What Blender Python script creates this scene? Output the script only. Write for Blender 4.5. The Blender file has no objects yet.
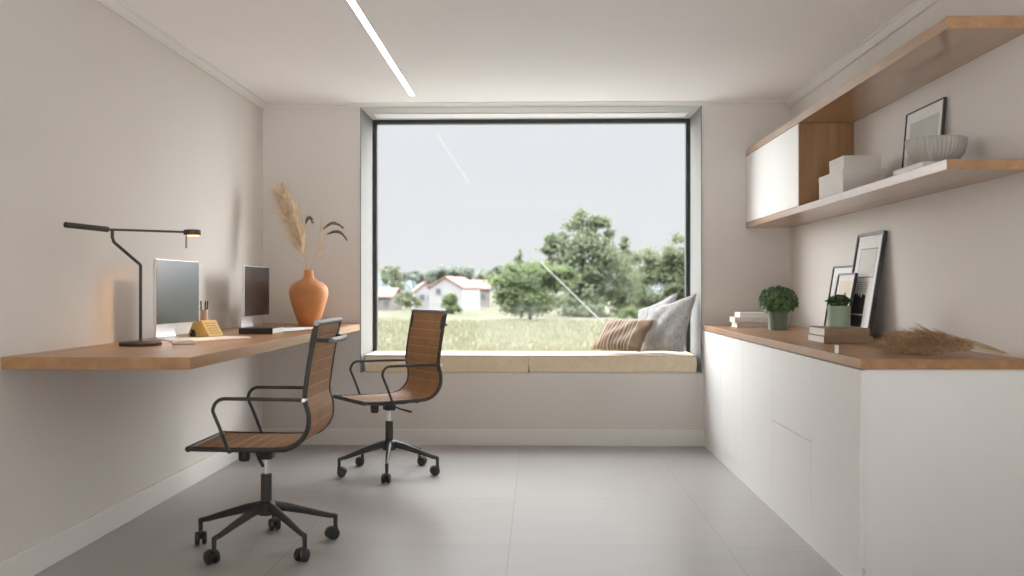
import bpy, bmesh, math, random
from mathutils import Vector, Matrix
random.seed(7)
SC = bpy.context.scene
COL = SC.collection
PI = math.pi
R = math.radians
UP = Vector((0, 0, 1))

# ------------------------------------------------------------------ mesh builder
class MB:
    def __init__(s):
        s.v, s.f, s.m, s.k = [], [], [], 0
        s.flat = []
        s.T = Matrix.Identity(4)
    def mat(s, k): s.k = k; return s
    def _add(s, vs, fs, flat=False):
        b = len(s.v)
        s.v.extend([tuple(s.T @ Vector(p)) for p in vs])
        for f in fs:
            s.f.append([b + i for i in f]); s.m.append(s.k); s.flat.append(flat)
        return s
    def box(s, x0, x1, y0, y1, z0, z1, bev=0.0, seg=2):
        bm = bmesh.new()
        bmesh.ops.create_cube(bm, size=1)
        for v in bm.verts:
            v.co = ((x0 + x1) / 2 + v.co.x * (x1 - x0), (y0 + y1) / 2 + v.co.y * (y1 - y0), (z0 + z1) / 2 + v.co.z * (z1 - z0))
        if bev > 0:
            bmesh.ops.bevel(bm, geom=list(bm.edges), offset=bev, segments=seg, profile=0.5, affect='EDGES')
        bm.verts.index_update()
        vs = [v.co.copy() for v in bm.verts]
        fs = [[v.index for v in f.verts] for f in bm.faces]
        bm.free()
        return s._add(vs, fs, True)
    def tube(s, path, r, n=10, caps=True, closed=False, flat=1.0):
        P = [Vector(p) for p in path]
        rs = r if isinstance(r, (list, tuple)) else [r] * len(P)
        N = len(P)
        vs, fs = [], []
        ref = None
        for i in range(N):
            if closed: t = (P[(i + 1) % N] - P[i - 1]).normalized()
            else: t = (P[min(i + 1, N - 1)] - P[max(i - 1, 0)]).normalized()
            if ref is None:
                ref = t.orthogonal().normalized()
                if abs(t.z) < 0.9: ref = (UP - t * UP.dot(t)).normalized()
            ref = (ref - t * ref.dot(t)).normalized()
            b = t.cross(ref)
            for k in range(n):
                a = 2 * PI * k / n
                vs.append(P[i] + ref * (math.cos(a) * rs[i]) + b * (math.sin(a) * rs[i] * flat))
        for i in range(N if closed else N - 1):
            j = (i + 1) % N
            for k in range(n):
                fs.append([i * n + k, i * n + (k + 1) % n, j * n + (k + 1) % n, j * n + k])
        if caps and not closed:
            fs.append(list(range(n))[::-1]); fs.append([(N - 1) * n + k for k in range(n)])
        return s._add(vs, fs)
    def lathe(s, prof, n=48, mod=None):
        vs, fs = [], []
        for i, (r, z) in enumerate(prof):
            for k in range(n):
                a = 2 * PI * k / n
                rr = r * (mod(i, a) if mod else 1)
                vs.append((rr * math.cos(a), rr * math.sin(a), z))
        for i in range(len(prof) - 1):
            for k in range(n):
                fs.append([i * n + k, i * n + (k + 1) % n, (i + 1) * n + (k + 1) % n, (i + 1) * n + k])
        fs.append([k for k in range(n)][::-1]); fs.append([(len(prof) - 1) * n + k for k in range(n)])
        return s._add(vs, fs)
    def cyl(s, a, b, r, n=20, r2=None):
        return s.tube([a, b], [r, r if r2 is None else r2], n)
    def grid(s, fn, nu, nv):
        vs = [fn(i / nu, j / nv) for i in range(nu + 1) for j in range(nv + 1)]
        fs = [[i * (nv + 1) + j, (i + 1) * (nv + 1) + j, (i + 1) * (nv + 1) + j + 1, i * (nv + 1) + j + 1] for i in range(nu) for j in range(nv)]
        return s._add(vs, fs)
    def prism(s, poly, axis, a, b):
        """poly of 2-D points extruded along an axis ('x','y','z') from a to b"""
        n = len(poly)
        def pt(p, t):
            return (t, p[0], p[1]) if axis == 'x' else (p[0], t, p[1]) if axis == 'y' else (p[0], p[1], t)
        vs = [pt(p, a) for p in poly] + [pt(p, b) for p in poly]
        fs = [[i, (i + 1) % n, n + (i + 1) % n, n + i] for i in range(n)]
        fs.append(list(range(n))[::-1]); fs.append([n + i for i in range(n)])
        return s._add(vs, fs)
    def ball(s, c, r, nu=12, nv=8):
        rx, ry, rz = r if isinstance(r, (list, tuple)) else (r, r, r)
        vs, fs = [], []
        for j in range(nv + 1):
            t = PI * j / nv
            for i in range(nu):
                a = 2 * PI * i / nu
                vs.append((c[0] + rx * math.sin(t) * math.cos(a), c[1] + ry * math.sin(t) * math.sin(a), c[2] + rz * math.cos(t)))
        for j in range(nv):
            for i in range(nu):
                fs.append([j * nu + i, j * nu + (i + 1) % nu, (j + 1) * nu + (i + 1) % nu, (j + 1) * nu + i])
        return s._add(vs, fs)
    def build(s, name, mats, parent=None, loc=(0, 0, 0), rot=(0, 0, 0), smooth=38, fixn=True):
        me = bpy.data.meshes.new(name)
        me.from_pydata(s.v, [], s.f)
        if not isinstance(mats, (list, tuple)): mats = [mats]
        for m in mats: me.materials.append(m)
        me.polygons.foreach_set('material_index', s.m)
        me.update()
        if fixn:
            bm = bmesh.new(); bm.from_mesh(me)
            bmesh.ops.recalc_face_normals(bm, faces=bm.faces)
            bm.to_mesh(me); bm.free()
        if smooth:
            me.set_sharp_from_angle(angle=R(smooth))
            me.polygons.foreach_set('use_smooth', [not f for f in s.flat])
        o = bpy.data.objects.new(name, me)
        COL.objects.link(o)
        o.location = loc; o.rotation_euler = rot
        if parent: o.parent = parent
        return o

def tag(o, label=None, cat=None, group=None, kind=None):
    if label: o['label'] = label
    if cat: o['category'] = cat
    if group: o['group'] = group
    if kind: o['kind'] = kind
    return o
def thing(name, label, cat, loc=(0, 0, 0), rz=0, group=None):
    o = bpy.data.objects.new(name, None)
    o.empty_display_size = 0.1
    COL.objects.link(o)
    o.location = loc; o.rotation_euler = (0, 0, rz)
    return tag(o, label, cat, group)
def struct(o): o['kind'] = 'structure'; return o
def copy_tree(o, parent=None):
    c = o.copy(); COL.objects.link(c)
    if parent: c.parent = parent
    for ch in list(o.children): copy_tree(ch, c)
    return c
def spline(pts, k=8):
    """Catmull-Rom through the points"""
    P = [Vector(p) for p in pts]
    P = [2 * P[0] - P[1]] + P + [2 * P[-1] - P[-2]]
    out = []
    for i in range(1, len(P) - 2):
        a, b, c, d = P[i - 1], P[i], P[i + 1], P[i + 2]
        for j in range(k):
            t = j / k
            out.append(0.5 * ((2 * b) + (c - a) * t + (2 * a - 5 * b + 4 * c - d) * t * t + (3 * b - a - 3 * c + d) * t ** 3))
    out.append(P[-2])
    return out

# ------------------------------------------------------------------ materials
def nodes(name):
    m = bpy.data.materials.new(name); m.use_nodes = True
    nt = m.node_tree
    return m, nt, nt.nodes['Principled BSDF']
def N(nt, typ, **kw):
    n = nt.nodes.new(typ)
    for k, v in kw.items(): setattr(n, k, v)
    return n
def math_n(nt, op, a, b=None, c=None):
    n = N(nt, 'ShaderNodeMath', operation=op)
    for i, x in enumerate((a, b, c)):
        if x is None: continue
        if isinstance(x, (int, float)): n.inputs[i].default_value = x
        else: nt.links.new(x, n.inputs[i])
    return n.outputs[0]
def ramp(nt, fac, stops):
    r = N(nt, 'ShaderNodeValToRGB')
    while len(r.color_ramp.elements) < len(stops): r.color_ramp.elements.new(0.5)
    for e, (p, c) in zip(r.color_ramp.elements, stops):
        e.position = p; e.color = (*c, 1)
    nt.links.new(fac, r.inputs[0])
    return r.outputs[0]
def mixc(nt, fac, a, b):
    n = N(nt, 'ShaderNodeMix', data_type='RGBA')
    for i, x in ((0, fac), (6, a), (7, b)):
        if isinstance(x, (int, float)): n.inputs[i].default_value = x
        elif isinstance(x, tuple): n.inputs[i].default_value = (*x, 1)
        else: nt.links.new(x, n.inputs[i])
    return n.outputs[2]
def noise(nt, scale, detail=3, vec=None, rough=0.5):
    n = N(nt, 'ShaderNodeTexNoise')
    n.inputs['Scale'].default_value = scale; n.inputs['Detail'].default_value = detail; n.inputs['Roughness'].default_value = rough
    if vec is not None: nt.links.new(vec, n.inputs['Vector'])
    return n.outputs['Fac']
def objco(nt, scale=(1, 1, 1)):
    t = N(nt, 'ShaderNodeTexCoord'); mp = N(nt, 'ShaderNodeMapping')
    mp.inputs['Scale'].default_value = scale
    nt.links.new(t.outputs['Object'], mp.inputs['Vector'])
    return mp.outputs['Vector']
def bump(nt, b, h, strength=0.2, dist=0.01):
    n = N(nt, 'ShaderNodeBump')
    n.inputs['Strength'].default_value = strength; n.inputs['Distance'].default_value = dist
    nt.links.new(h, n.inputs['Height']); nt.links.new(n.outputs[0], b.inputs['Normal'])
def plain(name, col, rough=0.5, metal=0.0, var=0.06, scale=6, bmp=0.0, bscale=200, spec=0.5, coat=0.0, sheen=0.0):
    m, nt, b = nodes(name)
    v = objco(nt)
    f = noise(nt, scale, 4, v)
    lo = tuple(max(0, c * (1 - var)) for c in col); hi = tuple(min(1, c * (1 + var)) for c in col)
    nt.links.new(ramp(nt, f, [(0.3, lo), (0.7, hi)]), b.inputs['Base Color'])
    b.inputs['Roughness'].default_value = rough; b.inputs['Metallic'].default_value = metal
    b.inputs['Specular IOR Level'].default_value = spec
    b.inputs['Coat Weight'].default_value = coat
    if sheen: b.inputs['Sheen Weight'].default_value = sheen
    if bmp: bump(nt, b, noise(nt, bscale, 3, v), bmp, 0.004)
    return m
def wood(name, axis, cols, rough=0.40, coat=0.22, crough=0.24, cior=1.5):
    m, nt, b = nodes(name)
    sc = [7, 7, 7]; sc['XYZ'.index(axis)] = 0.55
    v = objco(nt, tuple(sc))
    f1 = noise(nt, 2.2, 8, v, 0.62)
    sc2 = [60, 60, 60]; sc2['XYZ'.index(axis)] = 2.0
    f2 = noise(nt, 2.0, 3, objco(nt, tuple(sc2)), 0.6)
    f = math_n(nt, 'ADD', math_n(nt, 'MULTIPLY', f1, 0.75), math_n(nt, 'MULTIPLY', f2, 0.25))
    nt.links.new(ramp(nt, f, [(0.32, cols[0]), (0.5, cols[1]), (0.68, cols[2])]), b.inputs['Base Color'])
    b.inputs['Roughness'].default_value = rough
    b.inputs['Coat Weight'].default_value = coat; b.inputs['Coat Roughness'].default_value = crough; b.inputs['Coat IOR'].default_value = cior
    bump(nt, b, f2, 0.06, 0.002)
    return m

WOODC = [(0.275, 0.138, 0.056), (0.365, 0.192, 0.084), (0.435, 0.248, 0.118)]
M = {}
M['wall'] = plain('wall_paint', (0.695, 0.662, 0.628), 0.85, var=0.015, scale=1.5, bmp=0.06, bscale=120, spec=0.25)
M['ceiling'] = plain('ceiling_paint', (0.90, 0.892, 0.88), 0.9, var=0.01, scale=1.5, spec=0.2)
M['trim'] = plain('trim_paint', (0.76, 0.745, 0.72), 0.5, var=0.01, scale=2, spec=0.4)
M['reveal'] = plain('recess_dimmed_trim', (0.207, 0.205, 0.196), 0.7, var=0.01, scale=2, spec=0.3)  # white lining with its colour darkened to offset the strong window light
M['reveal_top'] = plain('recess_head_dimmed_trim', (0.46, 0.46, 0.435), 0.7, var=0.01, scale=2, spec=0.3)  # same lining, darkened less because less light reaches the head
M['white'] = plain('white_lacquer', (0.80, 0.79, 0.775), 0.5, var=0.01, scale=2)
M['wood_y'] = wood('oak_along_room', 'Y', WOODC)
M['wood_gloss'] = wood('oak_lacquered', 'Y', WOODC, .38, .85, .13, 1.8)
M['wood_z'] = wood('oak_upright', 'Z', [tuple(c * 0.85 for c in k) for k in WOODC], 0.35)
M['black'] = plain('black_metal', (0.050, 0.046, 0.043), 0.52, metal=0.2, var=0.1)
M['frame_black'] = plain('window_frame_metal', (0.035, 0.036, 0.034), 0.45, metal=0.3, var=0.08)
M['dkplastic'] = plain('black_plastic', (0.035, 0.033, 0.031), 0.45, var=0.1)
M['chrome'] = plain('chrome', (0.78, 0.77, 0.76), 0.14, metal=1, var=0.02)
M['grey_metal'] = plain('brushed_grey_metal', (0.26, 0.255, 0.25), 0.35, metal=0.8, var=0.05)
M['silver'] = plain('silver_shell', (0.72, 0.72, 0.73), 0.3, metal=0.55, var=0.02)
M['linen'] = plain('beige_linen', (0.76, 0.64, 0.48), 0.95, var=0.05, scale=25, bmp=0.35, bscale=350, spec=0.2, sheen=0.15)
M['piping'] = plain('beige_piping', (0.70, 0.59, 0.45), 0.95, var=0.05, scale=25)
M['paper'] = plain('white_paper', (0.82, 0.81, 0.80), 0.7, var=0.02)
M['pages'] = plain('book_pages', (0.76, 0.73, 0.68), 0.85, var=0.05, scale=30)
M['terracotta'] = plain('terracotta', (0.56, 0.235, 0.085), 0.65, var=0.22, scale=5, bmp=0.15, bscale=60)
M['straw'] = plain('dried_straw', (0.55, 0.41, 0.25), 0.9, var=0.2, scale=20)
M['plume'] = plain('pampas_plume', (0.74, 0.61, 0.44), 1.0, var=0.2, scale=25)
M['dryhead'] = plain('dark_seed_head', (0.15, 0.12, 0.09), 0.95, var=0.3, scale=40)
M['brownplume'] = plain('brown_reed_plume', (0.41, 0.27, 0.155), 1.0, var=0.45, scale=70)
M['kraft'] = plain('brown_cloth_cover', (0.33, 0.235, 0.155), 0.8, var=0.08, scale=20, bmp=0.1)
M['bowl'] = plain('stoneware', (0.40, 0.38, 0.345), 0.6, var=0.05, scale=12)
M['sage'] = plain('sage_ceramic', (0.30, 0.395, 0.285), 0.45, var=0.05, scale=8)
M['deepsage'] = plain('deep_green_glaze', (0.17, 0.225, 0.18), 0.3, var=0.12, scale=10)
M['leaf'] = plain('dark_green_leaf', (0.10, 0.185, 0.070), 0.5, var=0.75, scale=90)
M['leaf2'] = plain('succulent_leaf', (0.075, 0.150, 0.060), 0.5, var=0.7, scale=90)
M['soil'] = plain('soil', (0.06, 0.045, 0.03), 1.0, var=0.3, scale=60)
M['calendar'] = plain('yellow_card', (0.78, 0.53, 0.17), 0.6, var=0.04)
M['caltext'] = plain('card_lines', (0.45, 0.28, 0.08), 0.7)
M['cup'] = plain('pink_ceramic', (0.62, 0.43, 0.36), 0.5, var=0.04)
M['blackcover'] = plain('black_cover', (0.022, 0.018, 0.015), 0.4, var=0.1)
M['box'] = plain('pale_card_box', (0.66, 0.625, 0.585), 0.75, var=0.03, scale=8)
M['mat'] = plain('picture_mat', (0.80, 0.79, 0.78), 0.8, var=0.01)
M['ink'] = plain('dark_print', (0.035, 0.034, 0.036), 0.7, var=0.3, scale=18)
M['inkgrey'] = plain('grey_print_line', (0.28, 0.275, 0.27), 0.7, var=0.05)
M['cream'] = plain('cream_print', (0.72, 0.655, 0.54), 0.8, var=0.05, scale=14)
M['brownspot'] = plain('brown_print', (0.30, 0.19, 0.10), 0.8, var=0.2, scale=40)
M['greyprint'] = plain('pale_grey_print', (0.56, 0.575, 0.55), 0.8, var=0.06, scale=9)
M['paleprint'] = plain('warm_pale_print', (0.68, 0.655, 0.625), 0.8, var=0.03, scale=9)
M['midprint'] = plain('mid_grey_print', (0.36, 0.37, 0.355), 0.8, var=0.1, scale=9)
M['pframe'] = plain('charcoal_frame', (0.040, 0.040, 0.043), 0.35, var=0.1)
M['wax'] = plain('white_wax', (0.85, 0.83, 0.80), 0.45, var=0.02)

def mk_floor():
    m, nt, b = nodes('floor_tile')
    v = objco(nt); sx = N(nt, 'ShaderNodeSeparateXYZ'); nt.links.new(v, sx.inputs[0])
    T, w = 1.0264, 0.0042
    u = math_n(nt, 'DIVIDE', math_n(nt, 'ADD', sx.outputs[0], 0.1313), T)
    q = math_n(nt, 'DIVIDE', math_n(nt, 'SUBTRACT', sx.outputs[1], 4.6516), T)
    def near(x):
        f = math_n(nt, 'FRACT', math_n(nt, 'ADD', x, 0.5))
        return math_n(nt, 'LESS_THAN', math_n(nt, 'ABSOLUTE', math_n(nt, 'SUBTRACT', f, 0.5)), w / 2 / T)
    g = math_n(nt, 'MAXIMUM', near(u), near(q))
    cell = N(nt, 'ShaderNodeCombineXYZ')
    nt.links.new(math_n(nt, 'FLOOR', u), cell.inputs[0]); nt.links.new(math_n(nt, 'FLOOR', q), cell.inputs[1])
    wn = N(nt, 'ShaderNodeTexWhiteNoise', noise_dimensions='3D'); nt.links.new(cell.outputs[0], wn.inputs['Vector'])
    n1 = noise(nt, 2.2, 6, objco(nt, (0.8, 3.0, 1)), 0.6)
    f = math_n(nt, 'ADD', math_n(nt, 'MULTIPLY', n1, 0.8), math_n(nt, 'MULTIPLY', wn.outputs['Value'], 0.2))
    c = ramp(nt, f, [(0.25, (0.330, 0.312, 0.300)), (0.55, (0.375, 0.355, 0.343)), (0.85, (0.410, 0.390, 0.377))])
    nt.links.new(mixc(nt, g, c, (0.25, 0.235, 0.222)), b.inputs['Base Color'])
    nt.links.new(math_n(nt, 'ADD', math_n(nt, 'MULTIPLY', n1, 0.16), 0.24), b.inputs['Roughness'])
    b.inputs['Specular IOR Level'].default_value = 0.22
    bump(nt, b, math_n(nt, 'SUBTRACT', 1.0, g), 0.15, 0.002)
    return m
M['floor'] = mk_floor()

def mk_screen():
    m, nt, b = nodes('glossy_screen')
    b.inputs['Base Color'].default_value = (0.012, 0.013, 0.014, 1)
    nt.links.new(math_n(nt, 'MULTIPLY_ADD', noise(nt, 3, 2, objco(nt)), 0.03, 0.16), b.inputs['Roughness'])
    b.inputs['IOR'].default_value = 1.45
    b.inputs['Coat Weight'].default_value = 0.0; b.inputs['Coat Roughness'].default_value = 0.18
    return m
M['screen'] = mk_screen()

def mk_glass():
    m = bpy.data.materials.new('window_glass'); m.use_nodes = True
    nt = m.node_tree; nt.nodes.clear()
    out = N(nt, 'ShaderNodeOutputMaterial'); mx = N(nt, 'ShaderNodeMixShader')
    tr = N(nt, 'ShaderNodeBsdfTransparent'); gl = N(nt, 'ShaderNodeBsdfGlossy')
    tr.inputs[0].default_value = (0.985, 0.99, 0.985, 1)
    gl.inputs['Roughness'].default_value = 0.0
    lw = N(nt, 'ShaderNodeLayerWeight'); lw.inputs[0].default_value = 0.5
    fac = math_n(nt, 'MULTIPLY_ADD', math_n(nt, 'POWER', lw.outputs['Facing'], 5.0), 0.9, 0.008)
    nt.links.new(fac, mx.inputs[0]); nt.links.new(tr.outputs[0], mx.inputs[1]); nt.links.new(gl.outputs[0], mx.inputs[2])
    nt.links.new(mx.outputs[0], out.inputs[0])
    return m
M['glass'] = mk_glass()

def emit(name, col, s):
    m, nt, b = nodes(name)
    b.inputs['Base Color'].default_value = (0.8, 0.8, 0.8, 1)
    b.inputs['Emission Color'].default_value = (*col, 1); b.inputs['Emission Strength'].default_value = s
    return m
M['led'] = emit('led_diffuser', (1.0, 0.93, 0.80), 3.0)
M['lampled'] = emit('lamp_led', (1.0, 0.50, 0.16), 1.3)

def mk_leather():
    m, nt, b = nodes('brown_leather')
    v = objco(nt)
    f = noise(nt, 9, 5, v)
    nt.links.new(ramp(nt, f, [(0.3, (0.300, 0.155, 0.070)), (0.7, (0.375, 0.205, 0.098))]), b.inputs['Base Color'])
    b.inputs['Roughness'].default_value = 0.62; b.inputs['Specular IOR Level'].default_value = 0.3
    bump(nt, b, noise(nt, 260, 2, v), 0.12, 0.002)
    return m
M['leather'] = mk_leather()
M['seam'] = plain('tan_seam', (0.50, 0.33, 0.20), 0.6, var=0.05)

def mk_stripes():
    m, nt, b = nodes('striped_fabric')
    v = objco(nt); sx = N(nt, 'ShaderNodeSeparateXYZ'); nt.links.new(v, sx.inputs[0])
    w = noise(nt, 6, 2, v)
    x = math_n(nt, 'ADD', sx.outputs[0], math_n(nt, 'MULTIPLY', w, 0.012))
    cb, lt, dk = (0.27, 0.185, 0.125), (0.56, 0.50, 0.45), (0.13, 0.085, 0.06)
    ph = math_n(nt, 'FRACT', math_n(nt, 'MULTIPLY', x, 11.0))
    c = N(nt, 'ShaderNodeValToRGB'); c.color_ramp.interpolation = 'CONSTANT'
    st = [(0, cb), (0.22, lt), (0.30, cb), (0.42, dk), (0.50, cb), (0.56, lt), (0.60, cb), (0.78, dk), (0.84, lt), (0.90, cb)]
    while len(c.color_ramp.elements) < len(st): c.color_ramp.elements.new(0.5)
    for e, (p, k) in zip(c.color_ramp.elements, st): e.position = p; e.color = (*k, 1)
    nt.links.new(ph, c.inputs[0])
    plainside = math_n(nt, 'GREATER_THAN', sx.outputs[0], 0.115)
    nt.links.new(mixc(nt, plainside, c.outputs[0], (0.25, 0.17, 0.115)), b.inputs['Base Color'])
    b.inputs['Roughness'].default_value = 0.95; b.inputs['Specular IOR Level'].default_value = 0.2
    bump(nt, b, noise(nt, 300, 2, v), 0.3, 0.004)
    return m
M['stripes'] = mk_stripes()
def mk_weave():
    m, nt, b = nodes('grey_woven_fabric')
    v = objco(nt, (1, 1, 1))
    f = noise(nt, 60, 6, objco(nt, (1, 1, 0.5)), 0.7)
    nt.links.new(ramp(nt, f, [(0.35, (0.30, 0.292, 0.285)), (0.65, (0.46, 0.452, 0.445))]), b.inputs['Base Color'])
    b.inputs['Roughness'].default_value = 0.95; b.inputs['Specular IOR Level'].default_value = 0.2
    bump(nt, b, noise(nt, 220, 3, v), 0.4, 0.005)
    return m
M['weave'] = mk_weave()
M['palefabric'] = plain('pale_grey_fabric', (0.44, 0.44, 0.455), 0.95, var=0.05, scale=30, bmp=0.3, bscale=250, spec=0.2)

def mk_field():
    m, nt, b = nodes('field_grass')
    v = objco(nt)
    f = noise(nt, 0.05, 6, v, 0.65)
    g = noise(nt, 0.9, 4, objco(nt, (1, 0.35, 1)), 0.7)
    ff = math_n(nt, 'ADD', math_n(nt, 'MULTIPLY', f, 0.65), math_n(nt, 'MULTIPLY', g, 0.35))
    nt.links.new(ramp(nt, ff, [(0.34, (0.055, 0.062, 0.040)), (0.47, (0.083, 0.081, 0.058)), (0.62, (0.106, 0.098, 0.077))]), b.inputs['Base Color'])
    b.inputs['Roughness'].default_value = 1.0; b.inputs['Specular IOR Level'].default_value = 0.0
    return m
M['field'] = mk_field()
M['bounce_front'] = plain('bounce_gravel', (0.18, 0.178, 0.178), 1.0, var=0.1, scale=.5, spec=0)  # for the added light-bouncing ground below the window
def mk_leafmat(name, lo, hi):
    m, nt, b = nodes(name)
    f = noise(nt, 0.35, 5, objco(nt), 0.7)
    nt.links.new(ramp(nt, f, [(0.32, lo), (0.68, hi)]), b.inputs['Base Color'])
    b.inputs['Roughness'].default_value = 1.0; b.inputs['Specular IOR Level'].default_value = 0.0
    tl = N(nt, 'ShaderNodeBsdfTranslucent'); mx = N(nt, 'ShaderNodeMixShader'); mx.inputs[0].default_value = 0.58
    nt.links.new(b.inputs['Base Color'].links[0].from_socket, tl.inputs[0])
    out = nt.nodes['Material Output']
    nt.links.new(b.outputs[0], mx.inputs[1]); nt.links.new(tl.outputs[0], mx.inputs[2]); nt.links.new(mx.outputs[0], out.inputs[0])
    return m
M['blade'] = mk_leafmat('straw_blades', (0.097, 0.106, 0.062), (0.188, 0.169, 0.114))
M['t_dark'] = mk_leafmat('dark_tree_leaves', (0.128, 0.148, 0.095), (0.162, 0.182, 0.115))  # tree greens paled and greyed in colour to stand in for haze
M['t_lime'] = mk_leafmat('lime_tree_leaves', (0.118, 0.145, 0.078), (0.158, 0.190, 0.098))
M['t_mid'] = mk_leafmat('olive_tree_leaves', (0.132, 0.148, 0.092), (0.168, 0.184, 0.114))
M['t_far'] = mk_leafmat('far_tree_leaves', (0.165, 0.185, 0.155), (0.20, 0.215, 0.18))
M['bark'] = plain('bark', (0.09, 0.075, 0.06), 1.0, var=0.3, scale=3, spec=0)
M['hwall'] = plain('house_render', (0.223, 0.219, 0.217), 0.9, var=0.04, scale=0.4, spec=0.1)
M['hwall2'] = plain('house_render_cream', (0.140, 0.132, 0.121), 0.9, var=0.06, scale=0.4, spec=0.1)
M['hroof'] = plain('clay_roof_tiles', (0.185, 0.105, 0.088), 0.9, var=0.15, scale=1.5, spec=0.1)
M['hglass'] = plain('house_window_glass', (0.07, 0.075, 0.085), 0.3)
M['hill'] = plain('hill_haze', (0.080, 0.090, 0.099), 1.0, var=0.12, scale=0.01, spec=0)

# ------------------------------------------------------------------ the room
XL, XR, ZC, YB, YW, YR = -2.155, 1.961, 2.673, 7.6, 8.1375, -1.6
NX0, NX1, NZ0, NZ1 = -1.384, 1.276, 0.565, 2.644
def sbox(name, mat, *b, bev=0):
    return struct(MB().box(*b, bev).build(name, mat))
sbox('floor', M['floor'], XL - .2, XR + .2, YR - .2, YB + .7, -.15, 0)
sbox('ceiling', M['ceiling'], XL - .2, XR + .2, YR - .2, YB + .7, ZC, ZC + .2)
sbox('wall_left', M['wall'], XL - .2, XL, YR, YB + .7, 0, ZC)
sbox('wall_right', M['wall'], XR, XR + .2, YR, YB + .7, 0, ZC)
mb = MB()
mb.box(XL, NX0, YB, YB + .7, 0, ZC).box(NX1, XR, YB, YB + .7, 0, ZC).box(NX0, NX1, YB, YB + .7, 0, NZ0).box(NX0, NX1, YB, YB + .7, NZ1, ZC)
struct(mb.build('wall_back', M['wall']))
mb = MB()   # the wall behind the viewer, its wide opening added to let in fill light
mb.box(XL, -1.75, YR - .2, YR, 0, ZC).box(1.4, XR, YR - .2, YR, 0, ZC).box(-1.75, 1.4, YR - .2, YR, 2.45, ZC)
struct(mb.build('wall_front', M['wall']))
# lining of the window recess, darkened in colour against strong sky light
sbox('trim_1', M['reveal'], NX0, NX0 + .006, YB - .012, YB + .69, NZ0, NZ1)
sbox('trim_2', M['reveal'], NX1 - .006, NX1, YB - .012, YB + .69, NZ0, NZ1)
sbox('trim_3', M['reveal_top'], NX0 + .006, NX1 - .006, YB - .001, YB + .69, NZ1 - .006, NZ1)
# cornice
def cornice(name, axis, a, b, sgn, wallpos):
    pr = [(0, 0), (0.052, 0), (0.052, -0.010), (0.040, -0.014), (0.034, -0.022), (0.020, -0.033), (0.014, -0.038), (0.014, -0.046), (0, -0.046)]
    poly = [(wallpos + sgn * x, ZC + z) for x, z in pr]
    struct(MB().prism(poly, axis, a, b).build(name, M['trim'], smooth=30))
cornice('trim_4', 'y', YR, YB, 1, XL)
cornice('trim_5', 'y', YR, YB, -1, XR)
mb = MB().prism([(YB - x, ZC + z) for x, z in [(0, 0), (0.045, 0), (0.045, -0.008), (0.03, -0.014), (0.012, -0.026), (0.012, -0.03), (0, -0.03)]], 'x', XL, XR)
struct(mb.build('trim_6', M['trim'], smooth=30))
# baseboards
sbox('baseboard_left', M['trim'], XL, XL + .016, YR, YB, 0, .125, bev=.003)
sbox('baseboard_back', M['trim'], XL + .016, 1.30, YB - .016, YB, 0, .125, bev=.003)
# window: black frame and one sheet of glass
w = struct(thing('window_1', 'wide picture window with a thin black frame above the cushioned seat', 'window', ((NX0 + NX1) / 2, YW, NZ0)))
hw, hh, ft = (NX1 - NX0) / 2 - .006, NZ1 - NZ0 - .006, .034
mb = MB().box(-hw, -hw + ft, 0, .07, 0, hh, .002).box(hw - ft, hw, 0, .07, 0, hh, .002).box(-hw + ft, hw - ft, 0, .07, hh - ft, hh, .002).box(-hw + ft, hw - ft, 0, .07, 0, ft, .002)
mb.build('window_frame', M['frame_black'], w)
MB().box(-hw + ft - .004, hw - ft + .004, .03, .036, ft - .004, hh - ft + .004).build('glass', M['glass'], w)
# blind box let into the top of the recess
o = MB().box(-1.325, 1.205, 7.835, 8.02, NZ1 - .014, NZ1 - .0065, .002).build('blind_cover', M['trim'])
tag(o, 'slim white blind cover strip above the picture window', 'blind')
# recessed light line in the ceiling
s = thing('ceiling_light', 'long slim recessed light line in the ceiling', 'ceiling light', (-.935, 0, ZC))
MB().box(-.0195, .0195, 3.0, 7.275, -.004, -.0002).build('diffuser', M['led'], s)
mb = MB().box(-.028, -.0195, 2.994, 7.281, -.005, -.0002).box(.0195, .028, 2.994, 7.281, -.005, -.0002).box(-.0195, .0195, 7.275, 7.281, -.005, -.0002).box(-.0195, .0195, 2.994, 3.0, -.005, -.0002)
mb.build('rim', M['white'], s)

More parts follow.
